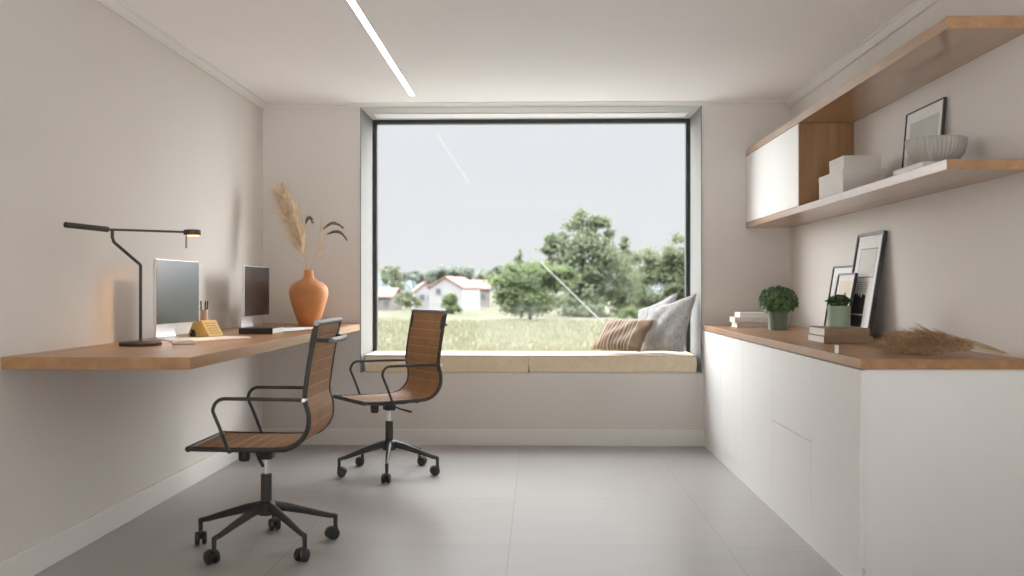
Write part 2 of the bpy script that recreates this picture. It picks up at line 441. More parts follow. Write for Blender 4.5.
# ------------------------------------------------------------------ window seat
def seat_cushion(x0, x1, label):
    y0, y1, z0, z1 = YB + .006, YW - .03, NZ0 + .001, .712
    cx, cy = (x0 + x1) / 2, (y0 + y1) / 2
    hx, hy, hz = (x1 - x0) / 2 - .006, (y1 - y0) / 2 - .008, z1 - z0
    t = thing('seat_cushion', label, 'cushion', (cx, cy, z0), 0, 'long cushions on the window seat')
    mb = MB()
    def top(u, v, z, s):
        x, y = (u * 2 - 1), (v * 2 - 1)
        d = (1 - x ** 8) * (1 - y ** 4)
        return (x * hx, y * hy, z + s * .010 * d + .0025 * math.sin(7 * x + 3 * y) * d * (1 if s > 0 else 0))
    nu, nv = 44, 14
    mb.grid(lambda u, v: top(u, v, hz - .014, 1), nu, nv)
    mb.grid(lambda u, v: (( u * 2 - 1) * hx, (v * 2 - 1) * hy, .004), 4, 4)
    ring = []
    q = 40
    for i in range(q): ring.append((-hx + 2 * hx * i / q, -hy))
    for i in range(12): ring.append((hx, -hy + 2 * hy * i / 12))
    for i in range(q): ring.append((hx - 2 * hx * i / q, hy))
    for i in range(12): ring.append((-hx, hy - 2 * hy * i / 12))
    n = len(ring)
    lev = [0, .12, .3, .5, .7, .88, 1]
    vs, fs = [], []
    for l in lev:
        b = .009 * math.sin(PI * l)
        for (x, y) in ring:
            ex = b if abs(abs(y) - hy) < 1e-6 else 0; sx = b if abs(abs(x) - hx) < 1e-6 else 0
            wv = .0015 * math.sin(23 * x + 5 * l)
            vs.append((x + math.copysign(sx, x), y + math.copysign(ex + wv, y), .004 + (hz - .018) * l))
    for j in range(len(lev) - 1):
        for i in range(n): fs.append([j * n + i, j * n + (i + 1) % n, (j + 1) * n + (i + 1) % n, (j + 1) * n + i])
    mb._add(vs, fs)
    mb.build('cushion_body', M['linen'], t, smooth=60)
    rp = []
    for (sx, sy) in ((1, -1), (1, 1), (-1, 1), (-1, -1)):
        for k in range(5):
            a = {(1, -1): -PI / 2, (1, 1): 0, (-1, 1): PI / 2, (-1, -1): PI}[(sx, sy)] + PI / 2 * k / 4
            rp.append((sx * (hx - .012) + .014 * math.cos(a), sy * (hy - .012) + .014 * math.sin(a)))
    for z in (.006, hz - .014):
        MB().tube([(x, y, z) for x, y in rp], .0055, 8, closed=True).build('piping', M['piping'], t)
seat_cushion(-1.350, -.071, 'long beige seat cushion behind the far chair')
seat_cushion(-.063, 1.238, 'long beige seat cushion under the throw pillows')

def pillow(name, label, w, h, th, mat, loc, rot, seed=1, group='throw pillows in the window corner', ear=0.0, drop=0.0):
    rnd = random.Random(seed)
    ph = [rnd.uniform(0, 6) for _ in range(6)]
    n = 26
    def P(u, v, s):
        x, y = u * 2 - 1, v * 2 - 1
        e = (1 - x * x) * (1 - y * y)
        pinch = 1 - .075 * (1 - abs(x)) * abs(y) ** 3
        pinchx = 1 - .075 * (1 - abs(y)) * abs(x) ** 3
        z = s * th / 2 * max(e, 0) ** .42
        z += .012 * e * math.sin(3.2 * x + 2.1 * y + ph[0]) + .007 * e * math.sin(7 * x - 5 * y + ph[1]) + .004 * (1 - e) * math.sin(9 * (x + y) + ph[2])
        return (x * w / 2 * pinchx + ear * .25 * u * u * v * v, z, (y * pinch + 1) * h / 2 + v ** 1.5 * (ear * u ** 2 - drop * (1 - u) ** 1.5))
    mb = MB()
    mb.grid(lambda u, v: P(u, v, -1), n, n); mb.grid(lambda u, v: P(u, v, 1), n, n)
    t = thing(name, label, 'pillow', loc, 0, group)
    t.rotation_euler = rot
    mb.build('cover', mat, t, smooth=70)
    edge = [P(u, v, 0) for u, v in [(i / 20, 0) for i in range(20)] + [(1, i / 20) for i in range(20)] + [(1 - i / 20, 1) for i in range(20)] + [(0, 1 - i / 20) for i in range(20)]]
    MB().tube(edge, .0035, 6, closed=True).build('edge_seam', mat, t)
    return t
ZQ = .716
pillow('throw_pillow', 'pale grey pillow standing furthest back against the glass', .34, .41, .09, M['palefabric'], (.932, 7.938, ZQ + .006), (R(-14), R(-3), R(-40)), 3, ear=.06, drop=.07)
pillow('throw_pillow', 'grey woven pillow leaning at the right side of the window', .42, .43, .12, M['weave'], (.980, 7.735, ZQ + .008), (R(-22), R(-2), R(-42)), 5, ear=.06, drop=.06)
pillow('throw_pillow', 'brown striped pillow lying in front of the grey pillows', .43, .36, .11, M['stripes'], (.612, 7.705, ZQ + .020), (R(-50), R(0), R(-32)), 8)

# ------------------------------------------------------------------ desk on the left wall
t = thing('desk', 'long floating wooden desk fixed to the left wall', 'desk', (XL, 3.861, .897))
MB().box(.001, .7676, 0, YB - 3.861 - .001, 0, .05, .002).build('desktop', M['wood_y'], t)
DZ = .9473

# desk lamp
u = Vector((-.355, -.935, 0)).normalized()
lb = Vector((-1.916, 4.66, DZ))
t = thing('desk_lamp', 'slender black desk lamp with a long balanced arm', 'lamp', lb)
MB().lathe([(.088, 0), (.098, .003), (.098, .014), (.092, .018), (.02, .019), (.008, .024)], 56).build('base', M['black'], t)
zp, ze = 1.497 - DZ, 1.336 - DZ
piv = u * .18
MB().tube([(0, 0, .018), (0, 0, ze - .012), (0, 0, ze - .004)] + [(tuple(piv * f + Vector((0, 0, ze + (zp - .052 - ze) * f)))) for f in (.02, .1, .5, .95)] + [tuple(piv + Vector((0, 0, zp - .035))), tuple(piv + Vector((0, 0, zp + .004)))], .0075, 12).build('stem', M['black'], t)
A, B_, H = Vector(tuple(u * .452)) + Vector((0, 0, zp + .006)), piv + u * .03 + Vector((0, 0, zp - .001)), u * -.335 + Vector((0, 0, zp + .016))
MB().tube([B_, H], .0055, 10).build('arm', M['black'], t)
MB().cyl(A, B_, .013, 18).build('counterweight', M['black'], t)
hd = MB().lathe([(.040, -.014), (.043, -.012), (.043, .010), (.038, .014), (.006, .0145)], 40)
hd.T = Matrix.Identity(4)
h = hd.build('lamp_head', M['black'], t, loc=H + u * -.03)
MB().lathe([(.036, -.0185), (.037, -.0145), (.02, -.0142)], 40).build('light_disc', M['lampled'], h)
h2 = H + u * .014 + Vector((.0, .0, -.012))
MB().cyl(h2, h2 + Vector((0, 0, -.072)), .005, 10).build('dimmer_rod', M['grey_metal'], t)
hp = lb + H + u * -.03

# monitors
def monitor(label, mx, my, ang, w=.53, h=.343):
    t = thing('monitor', label, 'monitor', (mx, my, DZ), ang, 'silver monitors on the desk')
    # local +x faces the sitter, y is the width
    MB().box(-.016, 0, -w / 2, w / 2, .086, .086 + h, .004, 3).build('shell', M['silver'], t)
    MB().box(0, .0022, -w / 2 + .004, w / 2 - .004, .090, .082 + h, .001).build('screen', M['screen'], t)
    prof = spline([(-.016, .24), (-.040, .20), (-.072, .11), (-.078, .03), (-.070, .009), (-.04, .004)], 6)
    pl = [(p[0], p[1]) for p in prof]
    po = pl + [(x + .007, z + .003) for x, z in pl[::-1]]
    MB().prism(po, 'y', -.115, .115).build('neck', M['silver'], t, smooth=40)
    MB().box(-.085, .085, -.12, .12, 0, .006, .002).build('foot', M['silver'], t)
monitor('silver monitor nearest the desk lamp, screen showing pale reflections', -1.937, 5.215, R(-4))
monitor('silver monitor beside the terracotta vase', -1.93, 6.67, R(-3), .50)

# keyboard, mouse
t = thing('keyboard', 'slim white keyboard on the desk beside the mouse', 'keyboard', (-1.735, 5.13, DZ), R(-24))
MB().box(-.09, .09, -.215, .215, 0, .010, .003).build('keyboard_base', M['white'], t)
mb = MB()
for r in range(5):
    n = [13, 13, 12, 12, 7][r]
    for k in range(n):
        a = -.207 + .414 * k / n; b = -.207 + .414 * (k + 1) / n
        x = .078 - r * .033
        mb.box(x - .029, x, a + .0015, b - .0015, .0101, .0125, .0008, 1)
mb.build('keys', M['paper'], t)
t = thing('mouse', 'small white computer mouse in front of the keyboard', 'mouse', (-1.745, 4.77, DZ), R(-68))
mb = MB()
def mshape(u, v):
    a = 2 * PI * u; rr = math.sin(v * PI / 2)
    return (.033 * rr * math.cos(a), .06 * rr * math.sin(a), .003 + .027 * (max(0, 1 - rr * rr)) ** .5 * (1 + .12 * math.sin(a) * rr))
mb.grid(mshape, 28, 9)
mb.build('shell', M['white'], t, smooth=80)
MB().lathe([(.9, 0), (1.0, .0032)], 28).build('base', M['silver'], t).scale = (.033, .06, 1)

# pen cup with pens, yellow calendar block, tiny plant
PC = (-2.015, 5.84)
t = thing('pen_cup', 'small pink pen cup behind the yellow desk calendar', 'cup', (*PC, DZ))
MB().lathe([(.021, 0), (.024, .003), (.025, .148), (.0225, .148), (.0215, .008), (.002, .006)], 32).build('cup_body', M['cup'], t)
for i, (dx, dy, tx, ty, ln, lab) in enumerate([(-.010, -.010, -.03, .02, .193, 'black pen standing upright, nearest the monitor edge'), (.002, .004, .03, .02, .190, 'black pen in the cup between two other pens'), (.008, .004, .06, .05, .192, 'black pen leaning outward from the pink cup')]):
    p0 = Vector((PC[0] + dx, PC[1] + dy, DZ + .0095)); d = Vector((tx, ty, 1)).normalized()
    t = thing('pen', lab, 'pen', p0, 0, 'pens in the pink cup')
    MB().tube([Vector((0, 0, 0)), d * .012, d * (ln - .02)], [.0015, .0042, .0042], 10).build('barrel', M['dkplastic'], t)
    MB().tube([d * (ln - .02), d * ln], [.0048, .004], 10).build('cap', M['dkplastic'], t)
t = thing('desk_calendar', 'yellow wedge-shaped desk calendar with a slanted printed face', 'calendar', (-1.958, 5.67, DZ), R(-22))
MB().prism([(-.075, 0), (.085, 0), (.028, .088), (-.030, .088)], 'y', -.05, .075).build('wedge_body', M['calendar'], t, smooth=0)
mb = MB()
sd = Vector((.057, 0, -.088)); nn = Vector((.088, 0, .057)).normalized()
for k in range(5):
    a = Vector((.028, 0, .088)) + sd * (.16 + .16 * k) + nn * .0006
    b = a + sd * .05
    for (ya, yb) in ((-.035, .005), (.012, .06 - .01 * (k % 2))):
        mb._add([(a.x, ya, a.z), (a.x, yb, a.z), (b.x, yb, b.z), (b.x, ya, b.z)], [[0, 1, 2, 3]])
mb.build('printed_lines', M['caltext'], t, smooth=0)
t = thing('potted_sprig', 'tiny dark green sprig beside the yellow desk calendar', 'plant', (-1.975, 5.54, DZ))
MB().lathe([(.014, 0), (.017, .002), (.018, .02), (.016, .02), (.003, .017)], 20).build('pot', M['dkplastic'], t)
mb = MB(); rnd = random.Random(4)
for k in range(26):
    a = rnd.uniform(0, 2 * PI); el = rnd.uniform(.3, 1.4); L = rnd.uniform(.018, .034)
    d = Vector((math.cos(a) * math.cos(el), math.sin(a) * math.cos(el), math.sin(el))); s = d.cross(UP).normalized() * .006
    p = Vector((0, 0, .017))
    mb._add([p, p + d * L * .5 + s, p + d * L, p + d * L * .5 - s], [[0, 1, 2, 3]])
mb.build('leaves', M['leaf'], t, smooth=0, fixn=False)

# notebook and papers
def book(name, label, cat, x0, x1, y0, y1, z0, z1, spine, cover, group=None, rz=0.0):
    """spine: side of the block that carries the closed spine ('x-','y-'); pages show on the others"""
    cx, cy = (x0 + x1) / 2, (y0 + y1) / 2
    t = thing(name, label, cat, (cx, cy, z0), rz, group)
    a, b, h = (x1 - x0) / 2, (y1 - y0) / 2, z1 - z0
    mb = MB().box(-a, a, -b, b, 0, .003, .0008, 1).box(-a, a, -b, b, h - .003, h, .0008, 1)
    if spine == 'y-': mb.box(-a, a, -b, -b + .003, .003, h - .003)
    if spine == 'x-': mb.box(-a, -a + .003, -b, b, .003, h - .003)
    mb.build('cover', cover, t, smooth=30)
    e = .004
    bx = [-a + e, a - e, -b + e, b - e]
    if spine == 'y-': bx[2] = -b + .003
    else: bx[0] = -a + .003
    MB().box(*bx, .003, h - .003).build('pages', M['pages'], t, smooth=0)
    return t
book('notebook', 'thick black-spined notebook lying flat on the desk', 'book', -1.802, -1.597, 5.84, 6.11, DZ, DZ + .036, 'y-', M['blackcover'])
def sheet(label, x, y, rz, z, w=.21, l=.297):
    mb = MB()
    mb.grid(lambda u, v: ((u - .5) * w, (v - .5) * l, .0006 + .004 * max(0, u - .75) ** 2 * 8), 10, 6)
    mb.grid(lambda u, v: ((u - .5) * w, (v - .5) * l, .0 + .004 * max(0, u - .75) ** 2 * 8), 10, 6)
    o = mb.build('paper_sheet', M['paper'], None, (x, y, z), (0, 0, rz), smooth=60)
    return tag(o, label, 'paper', 'loose papers on the desk')
sheet('white paper sheet lying beside the black notebook, uppermost', -1.66, 6.36, R(-14), DZ + .0022, .25, .34)
sheet('white paper sheet reaching towards the vase', -1.66, 6.66, R(-34), DZ + .0002, .30, .40)

# vase and its dried stems
VX, VY = -1.688, 7.16
t = MB()
vp = [(.062, 0), (.070, .004), (.092, .06), (.118, .14), (.137, .205), (.143, .245), (.139, .275), (.122, .305), (.088, .327), (.056, .340), (.040, .356), (.034, .38), (.034, .405), (.037, .413), (.031, .413), (.027, .395), (.028, .36), (.06, .32), (.10, .25), (.06, .05), (.01, .02)]
o = t.lathe([tuple(p) for p in [(q[0], q[1]) for q in vp]], 56).build('vase', M['terracotta'], None, (VX, VY, DZ), smooth=60)
tag(o, 'terracotta vase holding dried grasses at the end of the desk', 'vase')
def ray(px, py, Y):
    """world point seen along the view towards frame position (px, py), on the upright plane at distance Y"""
    k = (px - 512) / 974.3; c, s = math.cos(.0259), math.sin(.0259)
    X = Y * (k * c - s) / (c + k * s)
    zc = -X * s + Y * c
    return Vector((X, Y, 1.22 + (288 - py) / 974.3 * zc))
def strands(mb, pa, pb, n, L, wd, rnd, spread=.55, taper=None, droop=.3, r0=0.0):
    """hair-like ribbons along an axis"""
    ax = pb - pa
    an = ax.normalized()
    o1 = an.orthogonal().normalized(); o2 = an.cross(o1)
    for k in range(n):
        t_ = rnd.random()
        p = pa + ax * t_
        a = rnd.uniform(0, 2 * PI)
        out = o1 * math.cos(a) + o2 * math.sin(a)
        l = L * (taper(t_) if taper else 1) * rnd.uniform(.6, 1.15)
        p = p + out * r0 * rnd.random() * (taper(t_) if taper else 1)
        d = (an + out * spread * rnd.uniform(.4, 1.2)).normalized()
        s = d.cross(Vector((rnd.uniform(-1, 1), rnd.uniform(-1, 1), rnd.uniform(-1, 1)))).normalized() * wd
        q1 = p + d * l * .5
        q2 = q1 + (d + Vector((0, 0, -droop)) + out * .15).normalized() * l * .5
        mb._add([p - s * .5, p + s * .5, q1 + s, q1 - s, q2 + s * .15, q2 - s * .15], [[0, 1, 2, 3], [3, 2, 4, 5]])
rnd = random.Random(11)
mouth = Vector((VX, VY, DZ + .40)); foot = Vector((VX, VY, DZ + .024))
def stalk_thing(name, label, pts, r, group='dried stems in the terracotta vase', mat='straw'):
    t = thing(name, label, 'dried grass', foot, 0, group)
    MB().tube([p - foot for p in spline(pts, 6)], r, 6).build('stem', M[mat], t)
    return t
# big pampas plume
P0, P1, P2 = ray(303, 252, 7.15), ray(293, 223, 7.13), ray(280, 190, 7.12)
t = stalk_thing('pampas_grass', 'tall pale feathery plume standing in the terracotta vase', [foot + Vector((-.005, 0, 0)), mouth + Vector((-.012, 0, 0)), P0, P1, P2], .0028)
mb = MB()
tp = lambda x: .35 + 1.0 * math.sin(PI * min(1, x * .85 + .12)) 
for (a, b, n) in ((P0, P1, 800), (P1, P2, 950)):
    strands(mb, a - foot, b - foot, n, .12, .0017, rnd, .62, (lambda x: .7 + .5 * x) if a is P0 else (lambda x: 1.2 - .5 * x), .15, .034)
mb.build('plume', M['plume'], t, smooth=0, fixn=False)
# side spray of the plume
# slim upright spikelet
q0, q1, q2 = ray(314, 262, 7.17), ray(319, 246, 7.18), ray(321, 213, 7.18)
t = stalk_thing('dried_spikelet', 'thin upright straw spikelet right of the plume', [foot + Vector((.006, .004, 0)), mouth + Vector((.008, 0, 0)), q0, q1, q2], .0014)
mb = MB(); strands(mb, ray(320, 256, 7.18) - foot, ray(321, 228, 7.18) - foot, 90, .05, .0018, rnd, .28, None, .1)
mb.build('seed_head', M['plume'], t, smooth=0, fixn=False)
# drooping dark heads
def droop_head(label, pts, stem_pts, w=.010):
    t = stalk_thing('drooping_seed_head', label, stem_pts, .0009)
    mb = MB()
    sp = spline(pts, 6)
    n = len(sp)
    mb.tube([p - foot for p in sp], [w * math.sin(PI * min(1, .12 + .85 * i / (n - 1))) + .0008 for i in range(n)], 6)
    for i in range(n - 1):
        strands(mb, sp[i] - foot, sp[i + 1] - foot, 14, .03, .0012, rnd, .35, None, .2)
    mb.build('seed_head', M['dryhead'], t, smooth=0, fixn=False)
droop_head('upper arched dark seed head on the right', [ray(323, 228, 7.2), ray(331, 222.5, 7.2), ray(337, 223, 7.2), ray(342, 226, 7.2)], [foot + Vector((.01, -.004, 0)), mouth + Vector((.016, 0, 0)), ray(316, 245, 7.19), ray(323, 228, 7.2)])
droop_head('lower arched dark seed head on the right', [ray(327, 233, 7.14), ray(335, 230.5, 7.14), ray(341, 232, 7.14), ray(346, 237.5, 7.14)], [foot + Vector((.012, -.01, 0)), mouth + Vector((.018, -.008, 0)), ray(317, 250, 7.15), ray(327, 233, 7.14)])
droop_head('small curled dark seed head beside the plume', [ray(305.5, 223, 7.22), ray(307.5, 218, 7.22), ray(310, 217, 7.22), ray(312, 220, 7.22)], [foot + Vector((.0, .012, 0)), mouth + Vector((.0, .014, 0)), ray(305, 245, 7.21), ray(305.5, 223, 7.22)], .011)
t = stalk_thing('dried_stalk', 'bare thin straw stalk left of the plume', [foot + Vector((-.014, .006, 0)), mouth + Vector((-.02, .004, 0)), ray(290, 255, 7.2), ray(280, 247, 7.2), ray(284, 241, 7.2)], .0009)
t = stalk_thing('dried_stalk', 'short thin straw stalk leaning right of the vase mouth', [foot + Vector((.012, .006, 0)), mouth + Vector((.014, .004, 0)), ray(317, 258, 7.2), ray(324, 253, 7.2), ray(323, 236, 7.2)], .0009)

# ------------------------------------------------------------------ low cabinets on the right wall
CX, CY0, CZ0, CZ1 = 1.288, 3.915, .8995, .9402
o = MB().box(CX, XR - .001, CY0, YB - .001, CZ0 + .001, CZ1, .002).build('worktop', M['wood_y'])
tag(o, 'long oak worktop over the white low cabinets', 'worktop')
edges = [CY0 + .012, 4.62, 5.39, 6.15, 6.90, YB - .002]
labs = ['white low cabinet at the open end of the row, one tall door', 'white low cabinet split into two stacked fronts', 'white low cabinet third from the open end, tall door', 'white low cabinet fourth from the open end, tall door', 'white low cabinet touching the back wall, tall door']
for i in range(5):
    a, b = edges[i], edges[i + 1]
    t = thing('low_cabinet', labs[i], 'cabinet', (CX, a, 0), 0, 'white low cabinets along the right wall')
    mb = MB().box(.024, XR - CX - .001, 0.0005, b - a - .0005, .10, CZ0 - .0005)
    if i == 0: mb.box(.020, XR - CX - .001, 0, .02, 0, CZ0 - .0005, .001)
    mb.build('carcass', M['white'], t)
    MB().box(.010, .030, .02 if i == 0 else .0005, b - a - .0005, 0, .0985).build('plinth', M['white'], t)
    if i == 1: pc = [(.103, .497, 'drawer_front'), (.501, CZ0 - .004, 'drawer_front')]
    else: pc = [(.103, CZ0 - .004, 'door')]
    for z0, z1, nm in pc:
        MB().box(.003, .0235, .0 if i == 0 else .0018, b - a - .0018, z0, z1, .0012).build(nm, M['white'], t)

# things on the worktop
WZ = CZ1 + .0004
zz = WZ
for i, (x0, x1, h, y0) in enumerate([(1.455, 1.73, .037, 7.14), (1.435, 1.74, .036, 7.12), (1.48, 1.74, .034, 7.16)]):
    book('book', ['white book lowest in the pile behind the round plant', 'white book in the middle of the pile behind the round plant', 'white book topmost in the pile behind the round plant'][i], 'book', x0, x1, y0, y0 + .21, zz, zz + h, 'y-', M['paper'], 'white books behind the round plant')
    zz += h + .0004
def rosette(mb, c, nrm, r, rnd, n=7):
    nrm = nrm.normalized(); a = nrm.orthogonal().normalized(); b = nrm.cross(a)
    o = rnd.uniform(0, 6)
    for k in range(n):
        t_ = o + 2 * PI * k / n
        d = (a * math.cos(t_) + b * math.sin(t_)); lift = rnd.uniform(.2, .9)
        d = (d + nrm * lift).normalized(); s = nrm.cross(d).normalized() * r * .34
        m_ = c + d * r * .55 + nrm * r * .06
        mb._add([c, m_ + s, c + d * r, m_ - s], [[0, 1, 2, 3]])
# round bushy plant
t = thing('potted_plant', 'round bushy green plant in a grey-green pot', 'plant', (1.645, 6.70, WZ))
MB().lathe([(.058, 0), (.064, .003), (.072, .118), (.074, .124), (.069, .124), (.066, .109), (.002, .104)], 40).build('pot', M['deepsage'], t)
MB().lathe([(.069, .100), (.066, .106), (.01, .109)], 24).build('soil', M['soil'], t)
mb = MB(); rnd = random.Random(21)
for k in range(260):
    z = 1 - 2 * (k + .5) / 260; a = k * 2.39996
    n_ = Vector((math.sqrt(1 - z * z) * math.cos(a), math.sqrt(1 - z * z) * math.sin(a), z))
    rr = (.92 + .12 * math.sin(5 * a) * math.sin(4 * z) + rnd.uniform(-.16, .12))
    c = Vector((n_.x * .113 * rr, n_.y * .113 * rr, .200 + n_.z * .084 * rr))
    rosette(mb, c, n_ + Vector((0, 0, .3)), rnd.uniform(.024, .036), rnd)
for k in range(40):
    a = rnd.uniform(0, 2 * PI); q = rnd.uniform(.02, .10)
    mb.tube([(0, 0, .105), (q * .4 * math.cos(a), q * .4 * math.sin(a), .14), (q * math.cos(a), q * math.sin(a), .2)], .0015, 4)
mb.build('foliage', M['leaf'], t, smooth=0, fixn=False)

# brown books and the succulent
zz = WZ
book('book', 'brown book lower in the pair under the sage pot', 'book', 1.468, 1.716, 5.03, 5.34, zz, zz + .037, 'y-', M['kraft'], 'brown books under the sage pot')
zz += .0374
book('book', 'brown book directly under the sage pot', 'book', 1.472, 1.702, 5.035, 5.33, zz, zz + .041, 'y-', M['kraft'], 'brown books under the sage pot')
zz += .0414
t = thing('potted_succulent', 'green succulent in a sage pot on two books', 'plant', (1.578, 5.14, zz))
MB().lathe([(.053, 0), (.0565, .003), (.058, .110), (.0585, .113), (.054, .113), (.052, .10), (.002, .098)], 40).build('pot', M['sage'], t)
MB().lathe([(.0525, .098), (.05, .103), (.01, .105)], 24).build('soil', M['soil'], t)
mb = MB()
for k in range(110):
    a = k * 2.39996; q = .056 * math.sqrt((k + .5) / 110)
    hgt = .128 + .030 * math.cos(q / .058 * 1.4) * rnd.uniform(.5, 1.2)
    c = Vector((q * math.cos(a), q * math.sin(a), hgt))
    rosette(mb, c, Vector((c.x * 9, c.y * 9, 1)), rnd.uniform(.014, .024), rnd, 8)
    mb.tube([(c.x * .6, c.y * .6, .10), tuple(c)], .0015, 4)
mb.build('foliage', M['leaf2'], t, smooth=0, fixn=False)

# candle stub
t = thing('candle', 'tiny white candle stub near the worktop edge', 'candle', (1.305, 4.28, WZ))
MB().lathe([(.008, 0), (.009, .001), (.009, .034), (.008, .0355), (.001, .034)], 20).build('wax_body', M['wax'], t)
MB().tube([(0, 0, .034), (.001, 0, .040)], .0008, 5).build('wick', M['dkplastic'], t)

# framed pictures
def picture(name, label, group, xb, y, zb, w, h, lean, th, fw, art):
    """leans against something on the +X side; y is the middle of the bottom edge"""
    t = thing(name, label, 'picture', (xb, y, zb), 0, group)
    t.rotation_euler = (-lean, 0, R(-90))
    a = w / 2
    mb = MB().box(-a, -a + fw, -th, 0, 0, h, .0015).box(a - fw, a, -th, 0, 0, h, .0015).box(-a + fw, a - fw, -th, 0, 0, fw, .0015).box(-a + fw, a - fw, -th, 0, h - fw, h, .0015)
    mb.build('frame', M['pframe'], t)
    mats = [M['mat'], M['ink'], M['inkgrey'], M['cream'], M['brownspot'], M['greyprint'], M['midprint'], M['paleprint']]
    mb = MB().box(-a + fw - .001, a - fw + .001, -th * .55, -.003, fw - .001, h - fw + .001)
    lay = [0]
    iw, ih = w - 2 * fw, h - 2 * fw
    def poly(k, pts):
        lay[0] += 1
        yy = -th * .55 - .0004 * lay[0]
        mb.mat(k)._add([(-iw / 2 + p[0] * iw, yy, fw + p[1] * ih) for p in pts], [list(range(len(pts)))])
    def outline(k, x0, x1, z0, z1, q):
        qx, qz = q / iw, q / ih
        for r in ((x0, x1, z0, z0 + qz), (x0, x1, z1 - qz, z1), (x0, x0 + qx, z0, z1), (x1 - qx, x1, z0, z1)):
            poly(k, [(r[0], r[2]), (r[1], r[2]), (r[1], r[3]), (r[0], r[3])]); lay[0] -= 1
        lay[0] += 1
    art(poly, outline)
    mb.build('print', mats, t, smooth=0)
    return t
def ragged(x0, x1, z0, z1, seed, n=16, amp=.06):
    r_ = random.Random(seed)
    return [(x0, z0), (x1, z0)] + [(x1 + (x0 - x1) * i / n, z1 + r_.uniform(-amp, amp)) for i in range(n + 1)]
def art_big(poly, outline):
    poly(7, [(.17, .60), (.83, .60), (.83, .86), (.17, .86)])
    outline(2, .17, .84, .57, .87, .007)
    poly(1, ragged(.10, .66, .03, .40, 3, 16, .03))
    for k in range(5): poly(2, [(.12, .44 + .02 * k), (.70, .44 + .02 * k), (.70, .444 + .02 * k), (.12, .444 + .02 * k)])
    outline(0, .06, .70, .19, .56, .008)
def art_mid(poly, outline):
    poly(5, [(.14, .10), (.86, .10), (.86, .86), (.14, .86)])
def art_small(poly, outline):
    poly(3, [(.12, .08), (.88, .08), (.88, .90), (.12, .90)])
    for (x, z, q, s) in ((.56, .66, .10, 1), (.40, .50, .10, 2), (.62, .30, .07, 3)):
        r_ = random.Random(s)
        poly(4, [(x + q * (.6 + .5 * r_.random()) * math.cos(a * PI / 6), z + q * .55 * (.6 + .5 * r_.random()) * math.sin(a * PI / 6)) for a in range(12)])
picture('picture_frame', 'tallest dark-framed picture leaning on the wall above the brown books', 'framed pictures on the worktop', 1.862, 5.715, WZ, .45, .612, math.asin(.096 / .612), .024, .016, art_big)
picture('picture_frame', 'dark-framed picture half hidden behind the smaller cream print', 'framed pictures on the worktop', 1.890, 6.215, WZ, .46, .43, math.asin(.068 / .43), .018, .012, art_mid)
picture('picture_frame', 'small dark-framed cream print with brown spots, in front of larger pictures', 'framed pictures on the worktop', 1.798, 5.875, WZ, .325, .378, math.asin(.068 / .378), .018, .010, art_small)

# dried reeds lying at the open end
rnd = random.Random(31)
base = Vector((1.925, 4.10, WZ + .010))
t = thing('reed_bundle', 'bundle of feathery dried brown reeds lying on the worktop', 'dried grass', base)
for i in range(8):
    q = i / 7
    st = base + Vector((rnd.uniform(-.01, .03), rnd.uniform(-.05, .02), .003 * (i % 3)))
    tip = Vector((1.51 + .05 * rnd.random() + .06 * abs(q - .5), 4.19 + .17 * q, WZ + .022 + .058 * math.sin(PI * ((i * 3) % 8) / 7)))
    mid = st.lerp(tip, .40) + Vector((0, 0, .020 + .010 * (i % 3)))
    MB().tube([p - base for p in spline([st, mid, tip], 8)], .0018, 6).build('stem', M['straw'], t)
    mb = MB()
    strands(mb, st.lerp(mid, .72) - base, mid.lerp(tip, .3) - base, 110, .075, .0016, rnd, .30, lambda x: .5 + .6 * x, -.05, .014)
    strands(mb, mid.lerp(tip, .25) - base, tip - base, 170, .095, .0016, rnd, .34, lambda x: 1.1 - .6 * x, -.08, .020)
    zmin = WZ - base.z + .001
    mb.v = [(p[0], p[1], max(p[2], zmin)) for p in mb.v]
    mb.build('plume', M['brownplume'], t, smooth=0, fixn=False)

# ------------------------------------------------------------------ shelves on the right wall
SX, SY0 = 1.617, 3.891
o = MB().box(SX, XR - .001, SY0, YB - .001, 1.6924, 1.7337, .002).build('wall_shelf', M['wood_gloss'])
tag(o, 'lower oak wall shelf carrying the boxes and bowl', 'shelf')
o = MB().box(SX, XR - .001, SY0, YB - .001, 2.2492, 2.2996, .002).build('wall_shelf', M['wood_gloss'])
tag(o, 'upper oak wall shelf just below the ceiling', 'shelf')
YC = 6.082
t = thing('wall_cabinet', 'white-fronted wall cabinet between the two oak shelves', 'cabinet', (SX, YC, 1.7341))
ch = 2.2488 - 1.7341
mb = MB().box(.024, XR - SX - .002, .018, .03, 0, ch).box(.024, XR - SX - .002, YB - YC - .02, YB - YC - .002, 0, ch).box(XR - SX - .012, XR - SX - .002, .03, YB - YC - .02, 0, ch)
mb.build('carcass', M['white'], t)
MB().box(.004, XR - SX - .002, 0, .018, 0, ch, .001).build('side_panel', M['wood_z'], t)
half = (YB - YC - .03) / 2
for k in range(2):
    MB().box(.002, .021, .020 + k * (half + .0005), .019 + (k + 1) * half, .002, ch - .002, .0012).build('door', M['white'], t)
SZ = 1.7341
